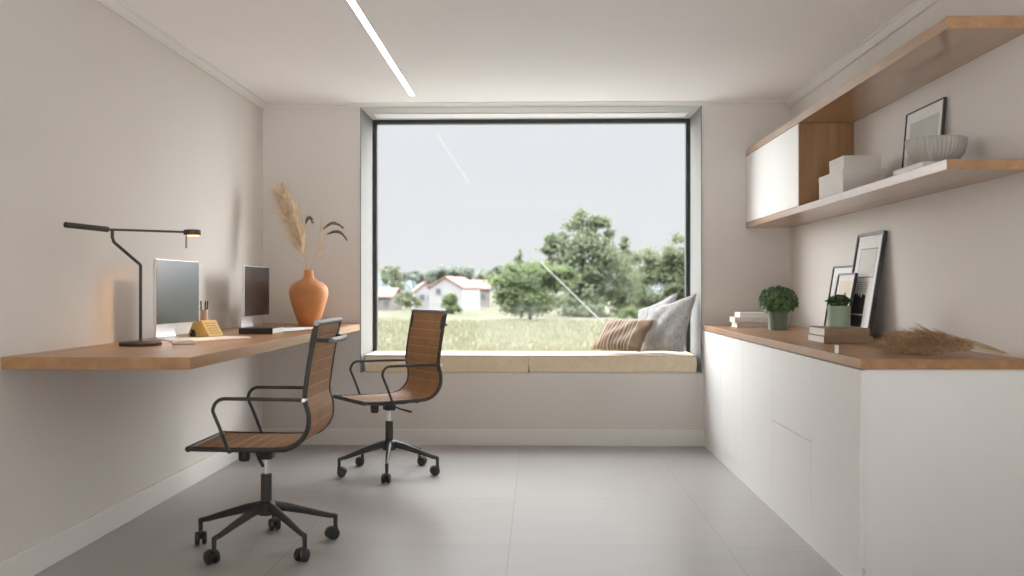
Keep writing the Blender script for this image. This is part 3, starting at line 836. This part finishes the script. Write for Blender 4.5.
# boxes
def carton(label, x0, x1, y0, y1, z0, z1):
    t = thing('storage_box', label, 'box', ((x0 + x1) / 2, (y0 + y1) / 2, z0), 0, 'pale storage boxes on the lower shelf')
    a, b, h = (x1 - x0) / 2, (y1 - y0) / 2, z1 - z0
    lid = min(.035, h * .4)
    MB().box(-a + .002, a - .002, -b + .002, b - .002, 0, h - lid + .001, .002).build('box_body', M['box'], t)
    MB().box(-a, a, -b, b, h - lid, h, .002).build('lid', M['box'], t)
def onY(X, px):
    k = (px - 512) / 974.3; c, s = math.cos(.0259), math.sin(.0259)
    return X * (c + k * s) / (k * c - s)
x = SX + .035
ya, yb_, yc = onY(x, 842.6), onY(x, 818.6), onY(x + .006, 829)
carton('larger pale storage box standing on the lower shelf', x, x + .235, ya, yb_, SZ, SZ + .138)
carton('smaller pale storage box stacked on top of the larger one', x + .006, x + .210, ya + .003, yc, SZ + .1385, SZ + .210)
# picture on the shelf
def art_land(poly, outline):
    poly(5, [(.10, .08), (.90, .08), (.90, .86), (.10, .86)])
    poly(0, [(.10, .42), (.90, .44), (.90, .56), (.10, .52)])
    poly(6, [(.10, .08), (.34, .08), (.26, .17), (.16, .23), (.10, .24)])
picture('picture_frame', 'thin-framed pale landscape picture leaning behind the ribbed bowl', None, 1.924, 4.945, SZ, .48, .405, math.asin(.034 / .405), .016, .007, art_land)
# book and bowl
book('book', 'thin white book under the ribbed bowl', 'book', SX + .012, SX + .25, 4.16, 4.50, SZ, SZ + .026, 'x-', M['paper'])
t = MB()
prof = [(.050, 0), (.060, .002), (.088, .028), (.112, .064), (.125, .105), (.129, .130), (.127, .134), (.123, .130), (.118, .102), (.104, .064), (.080, .034), (.05, .014), (.004, .012)]
rib = lambda i, a: 1 + (.040 * abs(math.sin(20 * a)) ** .7 if 1 <= i <= 4 else .015 * abs(math.sin(20 * a)) if i == 5 else 0)
o = t.lathe(prof, 240, rib).build('bowl', M['bowl'], None, (1.795, 4.435, SZ + .0265), smooth=50)
tag(o, 'ribbed stoneware bowl near the open end of the lower shelf', 'bowl')

# ------------------------------------------------------------------ office chairs
RAIL = [(.284, .500), (.20, .498), (.05, .496), (-.10, .497), (-.175, .507), (-.225, .539), (-.256, .590), (-.260, .655), (-.243, .724), (-.250, .803), (-.268, .920), (-.297, 1.068)]
def make_chair(label):
    t = thing('office_chair', label, 'chair', (0, 0, 0), 0, 'brown office chairs at the desk')
    HW = .238
    rail = spline([(f, 0, z) for f, z in RAIL], 8)
    for s in (-1, 1):
        MB().tube([(p.x, s * HW, p.z) for p in rail], .0115, 12).build('side_rail', M['black'], t)
    # sling: ribbed panels between the rails
    L = [0]
    for i in range(1, len(rail)): L.append(L[-1] + (rail[i] - rail[i - 1]).length)
    tot = L[-1]
    def at(sv):
        sv = max(0, min(tot, sv))
        for i in range(1, len(L)):
            if L[i] >= sv:
                k = (sv - L[i - 1]) / max(1e-9, L[i] - L[i - 1])
                p = rail[i - 1].lerp(rail[i], k); d = (rail[i] - rail[i - 1]).normalized()
                return p, Vector((-d.z, 0, d.x)) * (-1)
        return rail[-1], Vector((0, 0, 1))
    pitch = .058
    def panel(name, s0, s1):
        n = max(2, int(round((s1 - s0) / pitch)))
        mb = MB()
        q = 6
        top, bot = [], []
        for j in range(n * q + 1):
            sv = s0 + (s1 - s0) * j / (n * q)
            p, nn_ = at(sv)
            puff = abs(math.sin(PI * j / q)) ** .6
            top.append(p + nn_ * (-.004 - .0018 * puff)); bot.append(p + nn_ * (.004 + .0018 * puff))
        for side in (top, bot):
            vs, fs = [], []
            ys = [-HW + .004, -HW + .03, -.1, .1, HW - .03, HW - .004]
            for p in side:
                for y in ys: vs.append((p.x, y, p.z))
            m_ = len(ys)
            for j in range(len(side) - 1):
                for k in range(m_ - 1): fs.append([j * m_ + k, j * m_ + k + 1, (j + 1) * m_ + k + 1, (j + 1) * m_ + k])
            mb._add(vs, fs)
        o = mb.build(name, M['leather'], t, smooth=50, fixn=False)
        mb = MB()
        for k in range(1, n):
            sv = s0 + (s1 - s0) * k / n
            p, nn_ = at(sv)
            for e in (-1, 1):
                c = p + nn_ * (.0044 * e)
                mb.tube([(c.x, -HW + .012, c.z), (c.x, HW - .012, c.z)], .0015, 6)
        sm = mb.build('seams', M['seam'], o)
    mid = 0
    for i, p in enumerate(rail):
        if p.z > .555 and p.x < 0: mid = L[i]; break
    panel('seat', .012, mid); panel('backrest', mid, tot - .012)
    MB().cyl((.284, -HW - .012, .500), (.284, HW + .012, .500), .0135, 14).build('front_rail', M['black'], t)
    MB().cyl((-.298, -HW - .012, 1.068), (-.298, HW + .012, 1.068), .0135, 14).build('top_rail', M['grey_metal'], t)
    # carry handle behind the back
    hb = MB().tube(spline([(-.330, -.165, .985), (-.345, -.155, .985), (-.350, -.08, .985), (-.350, .08, .985), (-.345, .155, .985), (-.330, .165, .985)], 4), .014, 12, flat=.7)
    h = hb.build('grab_handle', M['grey_metal'], t)
    for s in (-1, 1):
        mb = MB()
        mb.tube([(-.272, s * (HW - .012), .955), (-.287, s * (HW - .012), 1.04)], .014, 10)
        mb.tube([(-.283, s * (HW - .016), .990), (-.33, s * .17, .985)], .010, 10)
        mb.build('handle_bracket', M['black'], h)
    # armrests
    for s in (-1, 1):
        y = s * (HW + .021)
        P = [(-.243, .724), (-.10, .727), (.06, .728)]
        arc = [(.114 + .052 * math.sin(a) , .676 + .052 * math.cos(a)) for a in (0, .35, .7, 1.05, 1.4, 1.75)]
        arc = [(x_, z_) for x_, z_ in arc]
        P += arc + [(.137, .600), (.099, .502)]
        pts = [(f, y, z) for f, z in P]
        pts += [(.096, y, .493)]
        a = MB().tube(spline(pts, 4), .0082, 10).build('armrest', M['black'], t)
        MB().cyl((-.246, s * (HW - .004), .724), (-.246, s * (HW + .036), .724), .009, 12).build('arm_bolt', M['chrome'], a)
        MB().cyl((.096, s * (HW - .002), .497), (.096, s * (HW + .032), .497), .009, 12).build('arm_bolt', M['black'], a)
    # under-seat mechanism
    mb = MB().tube([(-.09, -HW, .487), (-.09, HW, .487)], .009, 10).tube([(.10, -HW, .487), (.10, HW, .487)], .009, 10)
    mb.build('seat_crossbar', M['black'], t)
    m_ = MB().box(-.11, .125, -.055, .055, .455, .487, .008).box(-.035, .035, -.035, .035, .415, .456, .010).build('tilt_mechanism', M['dkplastic'], t)
    MB().tube([(.105, 0, .462), (.105, 0, .454), (.105, 0, .415), (.105, 0, .405)], [.024, .027, .027, .022], 18).build('tension_knob', M['dkplastic'], m_)
    MB().tube([(.03, .05, .466), (.02, .09, .456), (-.01, .15, .438), (-.05, .23, .425)], [.005, .005, .006, .008], 8).build('height_lever', M['dkplastic'], m_)
    MB().cyl((0, 0, .33), (0, 0, .42), .0145, 18).build('gas_lift', M['chrome'], t)
    MB().tube([(0, 0, .20), (0, 0, .345)], [.0265, .0255], 22).build('column', M['black'], t)
    MB().lathe([(.030, .150), (.044, .156), (.048, .175), (.044, .205), (.030, .218), (.024, .220)], 28).build('hub', M['black'], t)
    leg = None
    for k in range(5):
        if leg is None:
            mb = MB()
            pth = [(.030, 0, .192), (.10, 0, .178), (.20, 0, .150), (.300, 0, .119), (.335, 0, .112)]
            rs = [.024, .0215, .017, .0135, .012]
            mb.tube(pth, rs, 12, flat=.82)
            mb.tube([(.335, 0, .119), (.335, 0, .062)], [.0115, .0105], 10)
            leg = mb.build('leg', M['black'], t)
            mb = MB()
            for s in (-1, 1):
                mb.T = Matrix.Translation((-.018, s * .016, .0305)) @ Matrix.Rotation(R(90), 4, 'X')
                mb.lathe([(.010, -.0115), (.024, -.0115), (.0295, -.008), (.0303, 0), (.0295, .008), (.024, .0115), (.010, .0115)], 24)
            mb.T = Matrix.Identity(4)
            mb.tube([(-.018, -.028, .0305), (-.018, .028, .0305)], .006, 8)
            mb.box(-.026, .012, -.0045, .0045, .028, .064, .003)
            hood = [(-.018 + .034 * math.cos(a), .0305 + .034 * math.sin(a)) for a in [PI * .12 + PI * .7 * q_ / 8 for q_ in range(9)]]
            mb.prism(hood + [(-.018 + .029 * (x_ + .018) / .034, .0305 + .029 * (z_ - .0305) / .034) for x_, z_ in hood[::-1]], 'y', -.012, .012)
            c = mb.build('caster', M['dkplastic'], leg, (.335, 0, 0))
            legs = [leg]
        else:
            l2 = leg.copy(); COL.objects.link(l2); l2.parent = t
            c2 = leg.children[0].copy(); COL.objects.link(c2); c2.parent = l2
            legs.append(l2)
    return t
def set_base(t, a0, swiv):
    legs = [c for c in t.children if c.name.split('.')[0] == 'leg']
    for k, l in enumerate(legs):
        l.rotation_euler = (0, 0, a0 + k * 2 * PI / 5)
        l.children[0].rotation_euler = (0, 0, swiv[k])
ch1 = make_chair('brown office chair nearest the viewer, its back turned partly away')
ch2 = copy_tree(ch1)
ch2['label'] = 'brown office chair nearer the window, its seat turned to the viewer'
ch1.location = (-1.283, 4.585, .0002); ch1.rotation_euler = (0, 0, R(179.5))
ch2.location = (-.982, 6.445, .0002); ch2.rotation_euler = (0, 0, R(213.5))
set_base(ch1, R(99.5 - 179.5), [R(20), R(-60), R(80), R(110), R(10)])
set_base(ch2, R(276 - 213.5), [R(170), R(30), R(110), R(-120), R(-20)])

# ------------------------------------------------------------------ outdoors
GZ = -3.0
mb = MB().box(-900, 900, 24, 1400, GZ - 1, GZ)
struct(mb.build('ground', M['field'], smooth=0))
sbox('bounce_ground', M['bounce_front'], -300, 300, 8.4, 24, GZ - 1, GZ)  # unseen pale ground, added to bounce light up through the window
sbox('bounce_ground_2', plain('bounce_paving', (0.62, 0.60, 0.575), 0.9, var=0.05, scale=2, spec=0.1), -60, 60, -60, YR - .2, -.4, -.02)  # unseen pale surface behind the rear opening, added to reflect light onto the ceiling
def gpt(px, ybase):
    """point on the ground along the view"""
    zc = 974.3 * (1.22 - GZ) / (ybase - 288)
    k = (px - 512) / 974.3; c, s = math.cos(.0259), math.sin(.0259)
    return Vector((k * zc * c - s * zc, s * k * zc + c * zc, GZ)), zc / 974.3
rnd = random.Random(5)
mb = MB()
for k in range(21000):
    d = 34 + 92 * rnd.random() ** 1.15; x = rnd.uniform(-.30, .30) * d
    h = rnd.uniform(.2, .6) * (1.3 if rnd.random() < .15 else 1); w_ = rnd.uniform(.04, .10)
    a = rnd.uniform(0, PI); dx, dy = math.cos(a) * w_, math.sin(a) * w_
    lx, ly = rnd.uniform(-.25, .25) * h, rnd.uniform(-.2, .2) * h
    mb._add([(x - dx, d - dy, GZ), (x + dx, d + dy, GZ), (x + lx, d + ly, GZ + h)], [[0, 1, 2]])
tag(mb.build('meadow_grass', M['blade'], smooth=0, fixn=False), 'tall straw-coloured meadow grass outside the window', 'grass', kind='stuff')

def tree(name, label, cat, px, ybase, clumps, mat, leaves=2600, lsize=.42, group='trees beyond the meadow', trunk=True, dist_shift=0):
    """clumps: (px, py, rx_px, ry_px) crown masses as seen; each becomes an ellipsoid of leaves"""
    base, mpp = gpt(px, ybase)
    t = thing(name, label, cat, base, 0, group)
    rnd = random.Random(sum(map(ord, label)))
    mb = MB()
    tot = sum(c[2] * c[3] for c in clumps)
    for (cx, cy, rx, ry) in clumps:
        c = Vector(((cx - px) * mpp, rnd.uniform(-.5, .5) * rx * mpp * .5, (1.22 - GZ) + (288 - cy) * mpp))
        RX, RZ = rx * mpp, ry * mpp; RY = RX * .85
        n = int(leaves * rx * ry / tot)
        subs = []
        for q in range(max(8, n // 60)):
            z = rnd.uniform(-1, 1); a = rnd.uniform(0, 2 * PI); r_ = math.sqrt(1 - z * z) 
            f = rnd.uniform(.55, .98)
            subs.append(Vector((r_ * math.cos(a) * RX * f, r_ * math.sin(a) * RY * f, z * RZ * f)))
        for k in range(n):
            sb = rnd.choice(subs)
            g = Vector((rnd.gauss(0, 1), rnd.gauss(0, 1), rnd.gauss(0, .8))) * (.16 * min(RX, RZ) + .1)
            p = c + sb + g
            if p.z < .1: p.z = .1 + rnd.random() * .4
            s = lsize * rnd.uniform(.6, 1.3)
            d1 = Vector((rnd.gauss(0, 1), rnd.gauss(0, 1), rnd.gauss(0, 1))).normalized()
            d2 = d1.orthogonal().normalized()
            mb._add([p - d1 * s * .5, p + d2 * s * .32, p + d1 * s * .5, p - d2 * s * .32], [[0, 1, 2, 3]])
    mb.build('crown', mat, t, smooth=0, fixn=False)
    if trunk:
        hx = clumps[0]; th = (1.22 - GZ) + (288 - hx[1]) * mpp
        mb = MB().tube([(0, 0, -.05), (.1, 0, th * .3), ((hx[0] - px) * mpp * .6, 0, th * .7), ((hx[0] - px) * mpp, 0, th)], [.035 * th + .05, .028 * th + .04, .018 * th + .03, .03], 8)
        for (cx, cy, rx, ry) in clumps[1:]:
            mb.tube([(0, 0, th * .3), ((cx - px) * mpp * .5, 0, ((1.22 - GZ) + (288 - cy) * mpp) * .7), ((cx - px) * mpp, 0, (1.22 - GZ) + (288 - cy) * mpp)], [.018 * th, .012 * th, .02], 6)
        mb.build('trunk', M['bark'], t)
    return t
tree('evergreen_tree', 'tallest dark evergreen tree rising behind the lime-leaved tree', 'tree', 585, 315, [(580, 228, 17, 17), (556, 240, 11, 17), (600, 232, 14, 15), (582, 262, 34, 26), (606, 280, 30, 30), (572, 294, 34, 22), (548, 250, 8, 20), (600, 303, 36, 14)], M['t_dark'], 11500, .75)
tree('evergreen_tree', 'narrow dark evergreen tree between two broad trees', 'tree', 629, 312.5, [(627, 246, 6, 13), (630, 268, 15, 18), (628, 294, 20, 22)], M['t_dark'], 3400, .6)
tree('broad_tree', 'broad olive-green tree at the window edge above the pillows', 'tree', 668, 314, [(660, 262, 20, 18), (680, 252, 16, 16), (664, 290, 32, 25), (690, 276, 22, 28), (676, 304, 30, 12)], M['t_mid'], 7500, .7)
tree('broad_tree', 'bright lime-leaved tree spreading in front of the evergreens', 'tree', 530, 319, [(530, 276, 30, 15), (508, 284, 20, 16), (560, 276, 18, 12), (528, 299, 34, 16)], M['t_lime'], 6500, .6)
tree('cypress_tree', 'small pointed treetop poking above the lime-leaved tree', 'tree', 519, 312, [(519, 254, 3, 6), (519, 270, 7, 14)], M['t_dark'], 900, .5)
tree('shrub', 'dark rounded shrub at the foot of the tallest evergreen', 'shrub', 590, 316.5, [(584, 310, 16, 7), (604, 311, 12, 6)], M['t_dark'], 1500, .5, 'shrubs in the meadow', False)
tree('shrub', 'pale green shrub behind the brown striped pillow', 'shrub', 636, 317.4, [(630, 312, 12, 6), (644, 313, 8, 5)], M['t_lime'], 1000, .4, 'shrubs in the meadow', False)
tree('shrub', 'round green shrub before the white gabled house', 'shrub', 449, 313, [(449, 300, 8, 8), (453, 308, 7, 6)], M['t_lime'], 1500, .45, 'shrubs in the meadow', False)
tree('shrub', 'olive shrub beside the red-roofed house on the left', 'shrub', 408, 312, [(404, 298, 10, 8), (414, 302, 8, 6)], M['t_mid'], 1300, .45, 'shrubs in the meadow', False)
tree('palm_like_tree', 'spiky tree rising above the red roof on the left', 'tree', 392, 305, [(392, 268, 8, 4), (390, 276, 10, 8), (396, 286, 9, 10)], M['t_mid'], 1500, .6)
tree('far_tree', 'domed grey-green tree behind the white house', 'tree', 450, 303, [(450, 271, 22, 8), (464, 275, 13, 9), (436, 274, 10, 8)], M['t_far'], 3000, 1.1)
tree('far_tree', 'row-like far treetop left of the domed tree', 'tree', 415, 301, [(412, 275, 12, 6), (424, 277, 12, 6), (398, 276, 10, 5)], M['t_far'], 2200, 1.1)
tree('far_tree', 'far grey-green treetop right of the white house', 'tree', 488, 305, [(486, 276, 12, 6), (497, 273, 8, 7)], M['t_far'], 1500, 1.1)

# houses
def house(label, px, ybase, w_px, wall_px, roof_px, depth, ridge, wall, rz=0, wins=((.3, .55), (.7, .55))):
    base, mpp = gpt(px, ybase)
    w_, h_, r_ = w_px * mpp, wall_px * mpp, roof_px * mpp
    t = thing('house', label, 'house', base, rz, 'houses beyond the meadow')
    mb = MB()
    a, b = w_ / 2, depth / 2
    if ridge == 'y':     # gable faces the viewer
        mb.prism([(-a, 0), (a, 0), (a, h_), (0, h_ + r_), (-a, h_)], 'y', -b, b)
        rf = MB()
        for s in (-1, 1):
            e, th = 1.07, .25
            rf.prism([(0, h_ + r_ + .02), (s * a * e, h_ - r_ * (e - 1) + .02), (s * a * e, h_ - r_ * (e - 1) + .02 + th), (0, h_ + r_ + .02 + th)], 'y', -b - .3, b + .3)
    else:
        mb.prism([(-b, 0), (b, 0), (b, h_), (0, h_ + r_), (-b, h_)], 'x', -a, a)
        rf = MB()
        for s in (-1, 1):
            rf.prism([(0, h_ + r_ + .02), (s * b * 1.08, h_ - r_ * .08 + .02), (s * b * 1.08, h_ - r_ * .08 + .27), (0, h_ + r_ + .27)], 'x', -a - .4, a + .4)
    mb.build('walls', wall, t, smooth=0)
    rf.build('roof', M['hroof'], t, smooth=0)
    for (u_, v_) in wins:
        x_, z_ = -a + 2 * a * u_, h_ * v_
        o = MB().box(x_ - .65, x_ + .65, -b - .08, -b + .05, z_ - .7, z_ + .7).build('window', wall, t, smooth=0)
        MB().box(x_ - .5, x_ + .5, -b - .10, -b - .02, z_ - .55, z_ + .55).build('pane', M['hglass'], o, smooth=0)
    return t
house('white gabled house in the middle of the view', 455, 309, 34, 22, 10, 13, 'y', M['hwall'], R(-12), ((.30, .85), (.55, .45)))
house('white house with a pink roof slope left of the gabled one', 424, 308, 22, 17, 9, 11, 'y', M['hwall'], R(10), ((.35, .7), (.7, .7)))
house('pale house with a red roof right of the gabled one', 478, 306, 22, 18, 8, 10, 'x', M['hwall2'], R(5), ((.3, .6), (.72, .6)))
house('low red-roofed house at the left window edge', 384, 309, 26, 13, 8, 10, 'x', M['hwall2'], R(-4), ((.4, .55), (.8, .55)))
# leaning pale pole
p0 = ray(607, 326, 22); p1 = ray(539, 260, 22)
d = (p0 - p1); p0 = p1 + d * ((GZ - .3 - p1.z) / d.z)
o = MB().tube([(0, 0, 0), p1 - p0], [.024, .014], 8).build('leaning_pole', plain('weathered_pale_wood', (0.17, 0.165, 0.14), 0.9), None, p0)
tag(o, 'thin pale pole leaning across the view in the meadow', 'pole')
# hills
mb = MB()
def hill(u, v):
    x = -700 + 1400 * u
    top = 15 + 9 * math.sin(x * .009 + 2.2) + 6 * math.sin(x * .021 + .3) + (10 if x > -20 else 4)
    return (x, 1150 + 160 * v, GZ - 2 + max(0, top) * math.sin(PI * min(1, v * 1.0)) ** .8)
mb.grid(hill, 90, 14)
struct(mb.build('hills', M['hill'], smooth=80))

# ------------------------------------------------------------------ light
wd = bpy.data.worlds.new('sky'); SC.world = wd; wd.use_nodes = True
nt = wd.node_tree
bg = nt.nodes['Background']
tc = N(nt, 'ShaderNodeTexCoord'); sx = N(nt, 'ShaderNodeSeparateXYZ'); nt.links.new(tc.outputs['Generated'], sx.inputs[0])
el = sx.outputs[2]
def smooth01(x, a, b):
    n = N(nt, 'ShaderNodeMapRange', interpolation_type='SMOOTHSTEP')
    n.inputs[1].default_value = a; n.inputs[2].default_value = b
    nt.links.new(x, n.inputs[0]); return n.outputs[0]
hor = mixc(nt, smooth01(el, 0.0, 0.16), (0.428, 0.432, 0.447), (0.416, 0.422, 0.445))
zen = mixc(nt, smooth01(el, 0.30, 0.9), (0.975, 0.985, 1.0), (0.90, 0.95, 1.0))
sc_ = N(nt, 'ShaderNodeVectorMath', operation='SCALE'); nt.links.new(zen, sc_.inputs[0])
nt.links.new(math_n(nt, 'MULTIPLY_ADD', smooth01(math_n(nt, 'MULTIPLY', sx.outputs[1], -1.0), -0.45, 0.15), 1.5, 6.6), sc_.inputs['Scale'])
cl = noise(nt, 2.2, 5, tc.outputs['Generated'], 0.6)
horv = N(nt, 'ShaderNodeVectorMath', operation='SCALE'); nt.links.new(hor, horv.inputs[0])
nt.links.new(math_n(nt, 'MULTIPLY_ADD', cl, 0.05, 0.975), horv.inputs['Scale'])
# sky dull straight ahead; brightness added above and at both sides for the room
away = math_n(nt, 'MULTIPLY', smooth01(math_n(nt, 'SUBTRACT', 1.0, sx.outputs[1]), 0.045, 0.22), smooth01(sx.outputs[1], -0.15, 0.25))
keep = math_n(nt, 'MULTIPLY', math_n(nt, 'SUBTRACT', 1.0, away), math_n(nt, 'SUBTRACT', 1.0, smooth01(el, 0.28, 0.58)))
sky = mixc(nt, math_n(nt, 'SUBTRACT', 1.0, keep), horv.outputs[0], sc_.outputs[0])
nt.links.new(sky, bg.inputs[0]); bg.inputs[1].default_value = 1.0

# sun softened by thin cloud, from the right in front of the house
ld = bpy.data.lights.new('sun', 'SUN'); ld.energy = 0.45; ld.angle = R(14); ld.color = (1.0, 0.96, 0.92)
lo = bpy.data.objects.new('sun', ld); COL.objects.link(lo)
lo.rotation_euler = Vector((-.80, -.52, -.36)).to_track_quat('-Z', 'Y').to_euler()
# the desk lamp's own light
ld = bpy.data.lights.new('desk_lamp_light', 'SPOT'); ld.energy = 7; ld.color = (1.0, 0.62, 0.32); ld.spot_size = R(150); ld.spot_blend = .7; ld.shadow_soft_size = .03
lo = bpy.data.objects.new('desk_lamp_light', ld); COL.objects.link(lo); lo.location = hp + Vector((0, 0, -.022))
for nm, loc, rot, sxs, sys_ in (('window_portal', ((NX0 + NX1) / 2, YW + .12, (NZ0 + NZ1) / 2), (R(-90), 0, 0), NX1 - NX0, NZ1 - NZ0), ('rear_portal', (-.175, YR - .22, 1.225), (R(90), 0, 0), 3.15, 2.45)):
    ld = bpy.data.lights.new(nm, 'AREA'); ld.shape = 'RECTANGLE'; ld.size = sxs; ld.size_y = sys_
    ld.cycles.is_portal = True
    lo = bpy.data.objects.new(nm, ld); COL.objects.link(lo); lo.location = loc; lo.rotation_euler = rot

# ------------------------------------------------------------------ camera
cd = bpy.data.cameras.new('camera'); cd.sensor_width = 36; cd.lens = 974.3 / 1024 * 36
cd.clip_end = 3000
cd.dof.use_dof = True; cd.dof.focus_distance = 5.6; cd.dof.aperture_fstop = 2.2
co = bpy.data.objects.new('camera', cd); COL.objects.link(co)
co.location = (0, 0, 1.22); co.rotation_euler = (R(90.06), 0, .0259)
SC.camera = co
SC.view_settings.view_transform = 'Standard'; SC.view_settings.look = 'None'
SC.view_settings.gamma = 1.0; SC.view_settings.use_curve_mapping = False
SC.view_settings.exposure = 0.98
SC.cycles.max_bounces = 14; SC.cycles.diffuse_bounces = 8; SC.cycles.glossy_bounces = 5; SC.cycles.transparent_max_bounces = 12
SC.cycles.sample_clamp_indirect = 8
SC.cycles.use_denoising = True
